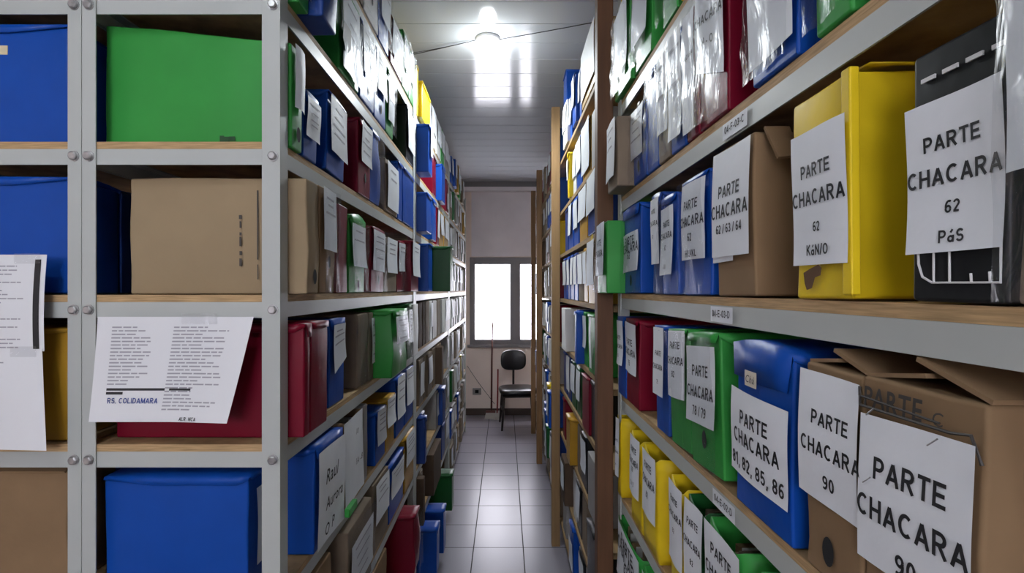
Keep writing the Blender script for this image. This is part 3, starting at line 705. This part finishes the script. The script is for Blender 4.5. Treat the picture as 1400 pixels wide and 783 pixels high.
right_rows = {
 0: "835 850 Y; 852 870 G w film; 872 900 B w film",
 1: "841 862 G w.2-1 film p.01 plain; 864 890 G w.25-1 film plain; 906 926 G w.3-1 film; 930 960 Y w film; 970 1010 B w",
 2: "831 844 T p.045 w.15-.98 t157 nolid; 863 884 B w.33-1 t136 film hole=.2; 886 900 B film amp=.004; 901 917 T w.25-.98 film; 918 937 B w.1-1 film; 939 956 R w.05-1 txt=ro film; 957 996 R w.25-1 lw=.98 txt=ro lip=.01 cut=-.25 film; 1029 1091 B w.09-1 lw=.99 plain film lip=.01; 1115 1165 G w.2-1 plain film; 1190 1240 B w; 1270 1350 Y w",
 3: "816 830 G p.052 w.25-.98 t300 film txt=p nolid; 853 876 B w.25-.70 t273 hole=.15 txt=p62 film; 893 906 N w.30-.95 t262 txt=p62; 907 927 B w.20-.88 t262 p.004 txt=pd film; 936 972 B w.30-.95 t230 txt=p62h film; "
    "982 1033 C w.26-.96 t156 lw=1.02 txt=p6364 nolid amp=.005 label=brown_carton_with_crushed_base_labelled_62_/_63_/_64_on_fourth_shelf;"
    "1089 1166 Y w.16-.80 t92 lw=1.0 txt=p62k nolid amp=.005 ly=.004 label=big_yellow_box_labelled_PARTE_CHACARA_62_KáN/O_on_right_steel_rack;"
    "1246 1378 K w.19-.77 t5 lw=1.0 txt=p62p nolid amp=.001 puff=0 label=black_carton_with_white_outline_drawing_labelled_62_PáS,_beside_big_yellow_box;"
    "1390 1530 T w.38-1 plain film amp=.008 label=worn_carton_in_shiny_tape_cut_off_by_right_edge_of_photo",
 4: "846 855 B w.4-.95 t428 txt=p; 857.5 874 R w.38-.95 t430 txt=p; 898 914 B w.35-.98 t440 txt=p; 919 945 G w.42-.98 t455 txt=p82 film lean=3; 947 990 G w.33-.90 t460 lw=.95 txt=p79 lean=4 hole=.22 film;"
    "1006 1084 B w.20-.72 t462 lw=1.0 txt=p86 arch=.012 lip=.05 amp=.006 label=blue_box_labelled_81,_82,_85,_86_with_torn_tag_above;"
    "1101 1180 C w.36-.95 t500 lw=1.02 txt=p90 tx=.07 nolid flaps=5 hole=.15 label=brown_carton_labelled_90_with_a_dark_finger_hole,_between_blue_box_and_nearest_carton;"
    "1184 1352 C w.27-.845 t530 lw=.95 txt=p9 nolid flaps=6 amp=.005 label=nearest_brown_carton_with_stapled_label_and_scribbled_marker_at_bottom_right",
 5: "840 850 Y open w.25-.98 t568 txt=p; 864 879 Y open w.35-.98 t600 txt=p2; 881 902 Y open w.35-.98 t606 txt=p82; 918 939 Y open w.3-.98 t636 txt=p62; 941 968 D open w.3-.98 t660 txt=p82; 970 1018 G open w.3-.98 t690 lw=1.0 txt=p82; 1040 1100 G open w.3-.98; 1130 1220 Y w; 1250 1380 B w",
 6: "829 844 Y open w.3-.95 t684 txt=p; 846 878 G open w.3-.98 t690 txt=p62; 881 905 G open w.3-.98 txt=p; 915 950 B open w; 970 1020 Y w; 1050 1100 C",
 7: "845 880 Y w; 890 930 B w; 950 1000 C",
}
RLIM = (.14, 1.662, 1.602)
for i, sp in right_rows.items(): row(1, .355, RVV[i], RN(i), True, sp, RLIM)
def find(ls):
    for o in bpy.data.objects:
        if o.get('label', '').startswith(ls): return o
# white outline drawing on the black carton
o = find('black carton'); b = [c for c in o.children if c.name.startswith('box_body')][0]; w = max(abs(v.co.y) for v in b.data.vertices); WP = mat('white_print', (.6, .6, .6), .5)
mb = MB(); x = .0022; ZT = .052
mb.tube([(x, -w + .010, ZT), (x, -w + .011, .032), (x, -w + .015, .021), (x, -w + .025, .016), (x, w - .004, .016), (x, w - .004, ZT)], .0010, WP, 6)
for dy, top in ((.026, ZT), (.041, ZT), (.06, .023), (.075, .024)): mb.tube([(x, -w + dy, top), (x, -w + dy + .0005, .016)], .0009, WP, 6)
for k in range(5):
    m2 = MB(); m2.box((.001, -w + .012 + k * .021, .184), (.0024, -w + .026 + k * .021, .1875), WP); m2.build('printed_dash', o)
mb.build('white_outline_drawing', o)
# folded edge, torn hole and raised lid of the big yellow box
o = find('big yellow'); b = [c for c in o.children if c.name.startswith('box_body')][0]; w = max(abs(v.co.y) for v in b.data.vertices); zt = max(v.co.z for v in b.data.vertices); YM = COL['Y'][1]
mb = MB(); mb.box((-.004, w - .012, .004), (.0065, w + .0025, zt - .002), YM); mb.build('edge_fold', o, bevel=.002)
mb = MB(); c0 = [(-.022, .030), (-.010, .034), (.006, .038), (.012, .034), (.010, .026), (.000, .024), (-.006, .012), (-.016, .010), (-.020, .018)]
mb.add([(.0078, y, z) for y, z in c0], [tuple(range(len(c0)))], mat('torn_brown', (.10, .05, .02), .9)); mb.build('torn_hole', o)
g = []; nu, nv = 10, 6
for j in range(nv + 1):
    for i in range(nu + 1):
        u, v = i / nu, j / nv; g.append((-.30 + .285 * u - .02 * v, w + .002 - .075 * math.sin(v * 1.2) + .10 * v * 0, zt + .001 + .026 * math.sin(math.pi * .5 * v) * math.sin(math.pi * (.15 + .7 * u))))
mb = MB(); mb.add(g, [(j * (nu + 1) + i, j * (nu + 1) + i + 1, (j + 1) * (nu + 1) + i + 1, (j + 1) * (nu + 1) + i) for j in range(nv) for i in range(nu)], YM); lf = mb.build('lid_flap', o, smooth=True); solid(lf, .002, 0)
# second label half hidden and the loose flap of the 62 / 63 / 64 carton
o = find('brown carton with crushed'); b = [c for c in o.children if c.name.startswith('box_body')][0]; w = max(abs(v.co.y) for v in b.data.vertices); zt = max(v.co.z for v in b.data.vertices)
sheet('label', .075, .16, o, [('t', 'PARTE', .35, .70, .012, .05, INK, .02), ('t', 'CHACARA', .45, .50, .013, .07, INK, .02)], None, 4, 6, PAPER, (.0045, -w + .035, .135), skew=.004)
mb = MB(); mb.add([(-.010, w + .002, zt - .002), (-.045, w + .002, zt - .002), (-.045, w + .030, zt - .050), (-.012, w + .034, zt - .054)], [(0, 1, 2, 3)], COL['C'][1]); f = mb.build('flap', o); solid(f, .004, 0)
# torn tag of the 86 box, marker and staples of the nearest carton
o = find('blue box labelled 81')
sheet('torn_tag', .034, .022, o, [('t', 'Chá', .5, .5, .011, .03, MARKER, .0, .2)], None, 2, 2, mat('tag_card', (.6, .55, .45), .7), (.011, -.01, .195)).data.name = 'torn_tag'
o = find('nearest brown'); b = [c for c in o.children if c.name.startswith('box_body')][0]; w = max(abs(v.co.y) for v in b.data.vertices); zt = max(v.co.z for v in b.data.vertices)
sheet_text(o, 'PARTE', -.022, zt - .032, .020, .07, .0062, MARKER, .02, .1); sheet_text(o, 'C', .028, zt - .031, .012, .03, .0062, MARKER, .0, .1)
mb = MB()
mb.tube([(.0058, -w + .006, zt - .015), (.0058, -w + .006, zt - .033), (.0058, w - .03, zt - .033), (.0058, w - .012, zt - .030), (.0050, w - .004, zt - .05)], .0014, MARKER, 6)
mb.tube([(.0058, -w + .008, zt - .024), (.0058, w - .04, zt - .028)], .0011, MARKER, 6); mb.build('marker_scribble', o)
lb = [c for c in o.children if c.name.startswith('label')][0]
for y, z in ((-.04, .60), (.03, .55), (-.045, .2)):
    mb = MB(); zz = zt * (.22 + .68 * (.5 + (z - .5))) + .055; mb.tube([(.0125, y - .005, zz - .004), (.0125, y + .005, zz + .004)], .0007, BOLT, 5); mb.build('staple', lb)

# ------------------------------------------------------------------ wooden racks farther along on the right
WLV = [0.80, 0.485, 0.220, -0.055, -0.335, -0.605, -0.885, -1.165, -1.45]
WB = [(1.72, 3.26), (3.26, 4.74), (4.74, 5.68)]
we = empty('wooden_shelving_rack', (.55, 1.66, 0), 0, 'brown wooden shelving rack farther down the right side of the aisle', 'shelf'); ox, oy, _ = we.location
def wbox(name, a, b, m, bev=.002):
    mb = MB(); mb.box((a[0] - ox, a[1] - oy, a[2]), (b[0] - ox, b[1] - oy, b[2]), m); return mb.build(name, we, bevel=bev)
for k, (yy, m, topz) in enumerate(((1.668, WOODSHADE, 1.25), (3.19, WOODLIT, 1.14), (4.70, WOOD, 1.10), (5.69, WOOD, 1.10))):
    wbox('post', (.302 if k == 0 else .294, yy, 0), (.354 if k == 0 else .345, yy + .05, EYE + topz), m); wbox('rear_post', (.70, yy, 0), (.75, yy + .05, EYE + topz), WOOD)
for bi, (y0, y1) in enumerate(WB):
    for lv in WLV: wbox('shelf_board', (.350, y0 + .002, EYE + lv - .022), (.70, y1 - .002, EYE + lv), PLANK)
def RW(i, bay): return f"{WL[i]} shelf, wooden rack {bay} bay"
w1 = {
 0: "770 776 W w p.02; 777 782 B w; 783 789 B w p.02; 790 795 B w; 796 815 O w.12-1 lw=1 p.01",
 1: "771 778 Y w.4-.85 p.02; 779 783 Y w; 784 788 W w; 789 796 B w.3-.95; 797 808 O w.1-1 lw=1; 809 815 A",
 2: "773 777 N; 778 784 B w.3-1 lw=.6; 785 791 B w; 793 803 O w.4-1 lw=1; 804 816 N w.35-1 lw=1 p.01",
 3: "771 775 B w; 776 780 B w; 781 785 B w; 786 790 B w; 791 798 T w; 799 804 O w; 805 815 O w.3-1 lw=.95 p.03",
 4: "768 773 W p.03; 775 788 B p.035; 789 793 B w; 794 798 B w; 799 804 G w; 805 816 G w.1-.95 lw=.3 p.01",
 5: "771 775 N; 776 781 N w.2-1; 782 788 D w; 789 795 D w; 796 805 R p.01; 806 816 K",
 6: "770 773 R; 774.5 779 O p.03; 790 795 T; 794 803 K w; 804 815 A p.02",
 7: "767 772 U p.035 w; 784 788 W; 789 795 K w; 796 802 T; 803 814 K p.02",
 8: "770 774 A; 779 784 B p.012 w.1-.7; 793 800 K w; 801 812 A",
}
for i, sp in w1.items(): row(1, .357, WLV[i], RW(i, 'near'), False, sp, (1.73, 3.18), .236)
# blue box standing on top of the row of the uppermost shelf
w2 = ["Bw Tw Ww T Rw Uw Tw Rw T Tw Rw", "Bw B Nw Bw Bw B Nw T Uw Tw", "Yw Y Ow Tw Uw T Rw Tw W T", "Rw,w.05-.95 R Ww T Tw W U T Ww T", "R Tw Sw Ww Dw Aw Bw Uw T Ww", "Aw Bw Nw T W Tw Bw D Ww T", "Bw,p.07 N Yw,p.05 Y Tw Ww Bw T Uw A", "Nw,p.05 G Dw,p.06 T Nw Bw,p.04 W B T A", "T U Tw C Tw U T Aw T U"]
for i, sp in enumerate(w2): seq(1, .352, WLV[i], RW(i, 'middle'), 3.27, 4.69, sp, .236, 60 + i)
w3 = ["Rw Tw Ww Rw T Tw U Rw W", "T Uw T Aw Tw U Rw T W", "U Tw R Ww Tw U R T W", "Uw W Ww U Dw W A T U", "Ww U W Aw W T U W T", "Dw Bw G Ww B W T U A", "Ww T Bw Ww U Bw W T U", "Ww Bw W N B W U T A", "Uw T Aw U T U T W U"]
for i, sp in enumerate(w3): seq(1, .352, WLV[i], RW(i, 'far'), 4.76, 5.67, sp, .236, 90 + i)
make_box(.350, 2.90, 3.04, EYE + .80 + .247, 1, 'B', dict(h=.20, d=.30, label='blue plastic box lying on top of the highest row, just past dark post'), 'top', 0, False)

# ------------------------------------------------------------------ loose bits caught between the boxes
z = .425 * F / (690 - 473); e = empty('paper_tag', (-.422, z, EYE + (396 - 74) * z / F), 0, 'grey pointed paper tag hanging over taped boxes high on left rack', 'tag')
hh = .075; mb = MB(); mb.add([(0, 0, 0), (0, .034, .028), (.002, .030, hh), (.002, -.030, hh), (0, -.034, .028)], [(0, 1, 2, 3, 4)], COL['A'][1]); o = mb.build('card', e); solid(o, .0008)
z = .33 * F / (811 - 690); e = empty('folded_card', (.325, z, EYE + (396 - 342) * z / F), math.pi, 'yellow folded card stuck out from boxes just past the dark wooden post', 'card')
mb = MB(); mb.add([(0, -.02, .005), (0, .025, 0), (.002, .028, .055), (-.002, -.01, .062), (.0, -.024, .045)], [(0, 1, 2, 3, 4)], COL['Y'][1]); o = mb.build('card', e); solid(o, .001)
z = .40 * F / (690 - 480); e = empty('green_strip', (-.405, z, EYE + (396 - 700) * z / F), 0, 'small green plastic strip at the foot of handwritten sheets, left rack', 'strip')
mb = MB(); mb.box((-.002, -.035, 0), (.012, .035, .022), COL['G'][1]); mb.build('strip', e, bevel=.003)
# ------------------------------------------------------------------ ceiling lamps and cable
for (bx, by), pw in zip(BULBS, BULB_POW):
    front = by > 0
    e = empty('ceiling_lamp', (bx, by, EYE + CEIL), 0, 'lit white bulb in round porcelain holder on the ceiling above the aisle' if front else ('unseen bulb added on ceiling in front of the left rack ends as fill' if by > -1 else 'unseen bulb added on ceiling well behind the camera as fill'), 'lamp')
    mb = MB(); mb.lathe([(0, 0), (.066, 0), (.066, -.012), (.058, -.02), (.036, -.028), (.033, -.05), (.024, -.052), (0, -.052)], (0, 0, 0), WHITEP, 28); mb.build('lamp_holder', e, smooth=True)
    mb = MB(); mb.lathe([(0.001, -.155), (.02, -.152), (.038, -.14), (.047, -.12), (.048, -.105), (.043, -.085), (.030, -.066), (.022, -.053), (.0, -.053)], (0, 0, 0), mat('bulb_glow', BULB_COL, .3, emit=BULB_GLOW), 24)
    mb.build('bulb', e, smooth=True)
    li = lamp_light((0, 0, -.215), pw, .045, BULB_COL); li.parent = e
mb = MB(); zc = EYE + CEIL
def sag(a, b, s, n=12): return [(a[0] + (b[0] - a[0]) * t, a[1] + (b[1] - a[1]) * t, a[2] + (b[2] - a[2]) * t - s * 4 * t * (1 - t)) for t in [k / n for k in range(n + 1)]]
bx, by = BULBS[0]
mb.tube(sag((-1.5, 3.3, zc - .004), (bx - .067, by + .005, zc - .008), .02), .0022, WIRE, 6)
mb.tube(sag((-.62, 2.98, zc - .004), (bx - .067, by + .01, zc - .006), .006), .0018, WIRE, 6)
mb.tube(sag((bx + .067, by - .005, zc - .008), (1.4, 2.18, zc - .004), .016), .0024, WIRE, 6)
o = mb.build('lamp_cable'); tag(o, 'thin dark cable strung along the ceiling either side of the bulb', 'cable')

# ------------------------------------------------------------------ chair, broom, dustpan, socket at the end of the aisle
e = empty('office_chair', (.155, 6.02, 0), math.radians(4), 'black vinyl chair with oval backrest below the window at aisle end', 'chair')
def rounded_slab(cx, cy, cz, sx, sy, sz, m, name, e, axis='z', p=4.0, bow=0.0):
    vs = []; fs = []; nu, nv = 28, 10
    for j in range(nv + 1):
        ph = -math.pi / 2 + math.pi * j / nv
        for i in range(nu):
            t = 2 * math.pi * i / nu; sg = lambda q, k: math.copysign(abs(q) ** (2 / k), q)
            a = sg(math.cos(t), p) * abs(math.cos(ph)) ** (2 / 3.2); b = sg(math.sin(t), p) * abs(math.cos(ph)) ** (2 / 3.2); c = sg(math.sin(ph), 2.6)
            if axis == 'z': vs.append((cx + sx * a, cy + sy * b, cz + sz * c))
            else: vs.append((cx + sx * a, cy + sz * c + bow * a * a, cz + sy * b))
    for j in range(nv):
        for i in range(nu):
            q = (j * nu + i, j * nu + (i + 1) % nu, (j + 1) * nu + (i + 1) % nu, (j + 1) * nu + i); fs.append(q if axis == 'z' else q[::-1])
    mb = MB(); mb.add(vs, fs, m); return mb.build(name, e, smooth=True)
rounded_slab(0, 0, .425, .225, .22, .042, VINYL, 'seat', e)
rounded_slab(-.035, .235, .745, .155, .125, .032, VINYL, 'backrest', e, 'y', 3.0, -.03)
mb = MB(); mb.tube([(-.03, .05, .375), (-.03, .22, .37), (-.03, .265, .40), (-.03, .275, .5), (-.03, .262, .70)], .013, DARKMETAL, 8); mb.build('back_bar', e, smooth=True)
mb = MB(); mb.box((-.19, -.19, .37), (.19, .19, .384), DARKMETAL); mb.build('seat_pan', e)
for sx in (-1, 1):
    for sy in (-1, 1):
        mb = MB(); mb.tube([(sx * .175, sy * .165, .372), (sx * .20, sy * .20, 0.0)], [.015, .012], DARKMETAL, 8); mb.build('leg', e, smooth=True)
    mb = MB(); mb.tube([(sx * .188, -.18, .20), (sx * .188, .18, .20)], .009, DARKMETAL, 8); mb.build('stretcher', e, smooth=True)
def pt(px, py, y): return Vector(((px - VX) * y / F, y, EYE - (py - VY) * y / F))
e = empty('broom', (-.165, 6.38, 0), 0, 'long broom with thin handle leaning on the wall under the window', 'broom')
mb = MB(); mb.tube([(0, 0, .09), (.004, .05, .72), (.012, .135, 1.19)], [.011, .011, .009], STICK, 8); mb.build('handle', e, smooth=True)
mb = MB(); mb.box((-.07, -.02, .07), (.05, .02, .10), STICK); mb.build('broom_head', e, bevel=.006)
mb = MB(); mb.add([(-.068, -.018, .07), (.048, -.018, .07), (.048, .018, .07), (-.068, .018, .07), (-.085, -.03, 0), (.06, -.03, 0), (.06, .03, 0), (-.085, .03, 0)], [(0, 1, 2, 3), (4, 7, 6, 5), (0, 4, 5, 1), (1, 5, 6, 2), (2, 6, 7, 3), (3, 7, 4, 0)], BRISTLE); mb.build('bristles', e)
e = empty('dustpan', (-.075, 6.36, 0), 0, 'dustpan with upright red handle beside the broom', 'dustpan')
mb = MB(); mb.tube([(-.02, .05, .06), (-.012, .08, .35), (-.01, .10, .60)], .009, REDSTICK, 8); mb.build('handle', e, smooth=True)
mb = MB(); mb.box((-.06, -.06, 0), (.075, .07, .006), BRISTLE); mb.box((-.06, .05, .006), (.075, .07, .085), BRISTLE); mb.box((-.06, -.05, .006), (-.052, .05, .05), BRISTLE); mb.box((.067, -.05, .006), (.075, .05, .05), BRISTLE); mb.build('pan', e, bevel=.002)
c = pt(652, 535, WALL_Y)
e = empty('wall_socket', (c.x, WALL_Y - .001, c.z - .05), 0, 'grey wall socket plate low on the wall left of the broom', 'socket')
mb = MB(); mb.box((-.055, -.008, .01), (.055, 0, .095), mat('socket_grey', (.30, .28, .26), .5)); mb.build('plate', e, bevel=.003)
mb = MB(); mb.box((-.022, -.010, .032), (.022, -.0082, .072), HOLE); mb.build('outlet', e)
mb = MB(); a = pt(639, 500, WALL_Y - .006); b2 = pt(668, 541, WALL_Y - .006); mb.tube(sag(a, b2, .012), .003, WIRE, 6); mb.tube(sag(b2, pt(676, 552, WALL_Y - .006), .0), .003, WIRE, 6)
o = mb.build('wall_cable'); tag(o, 'thin cable hanging diagonally on the wall above the socket', 'cable')
print('THINGS', len(USED))
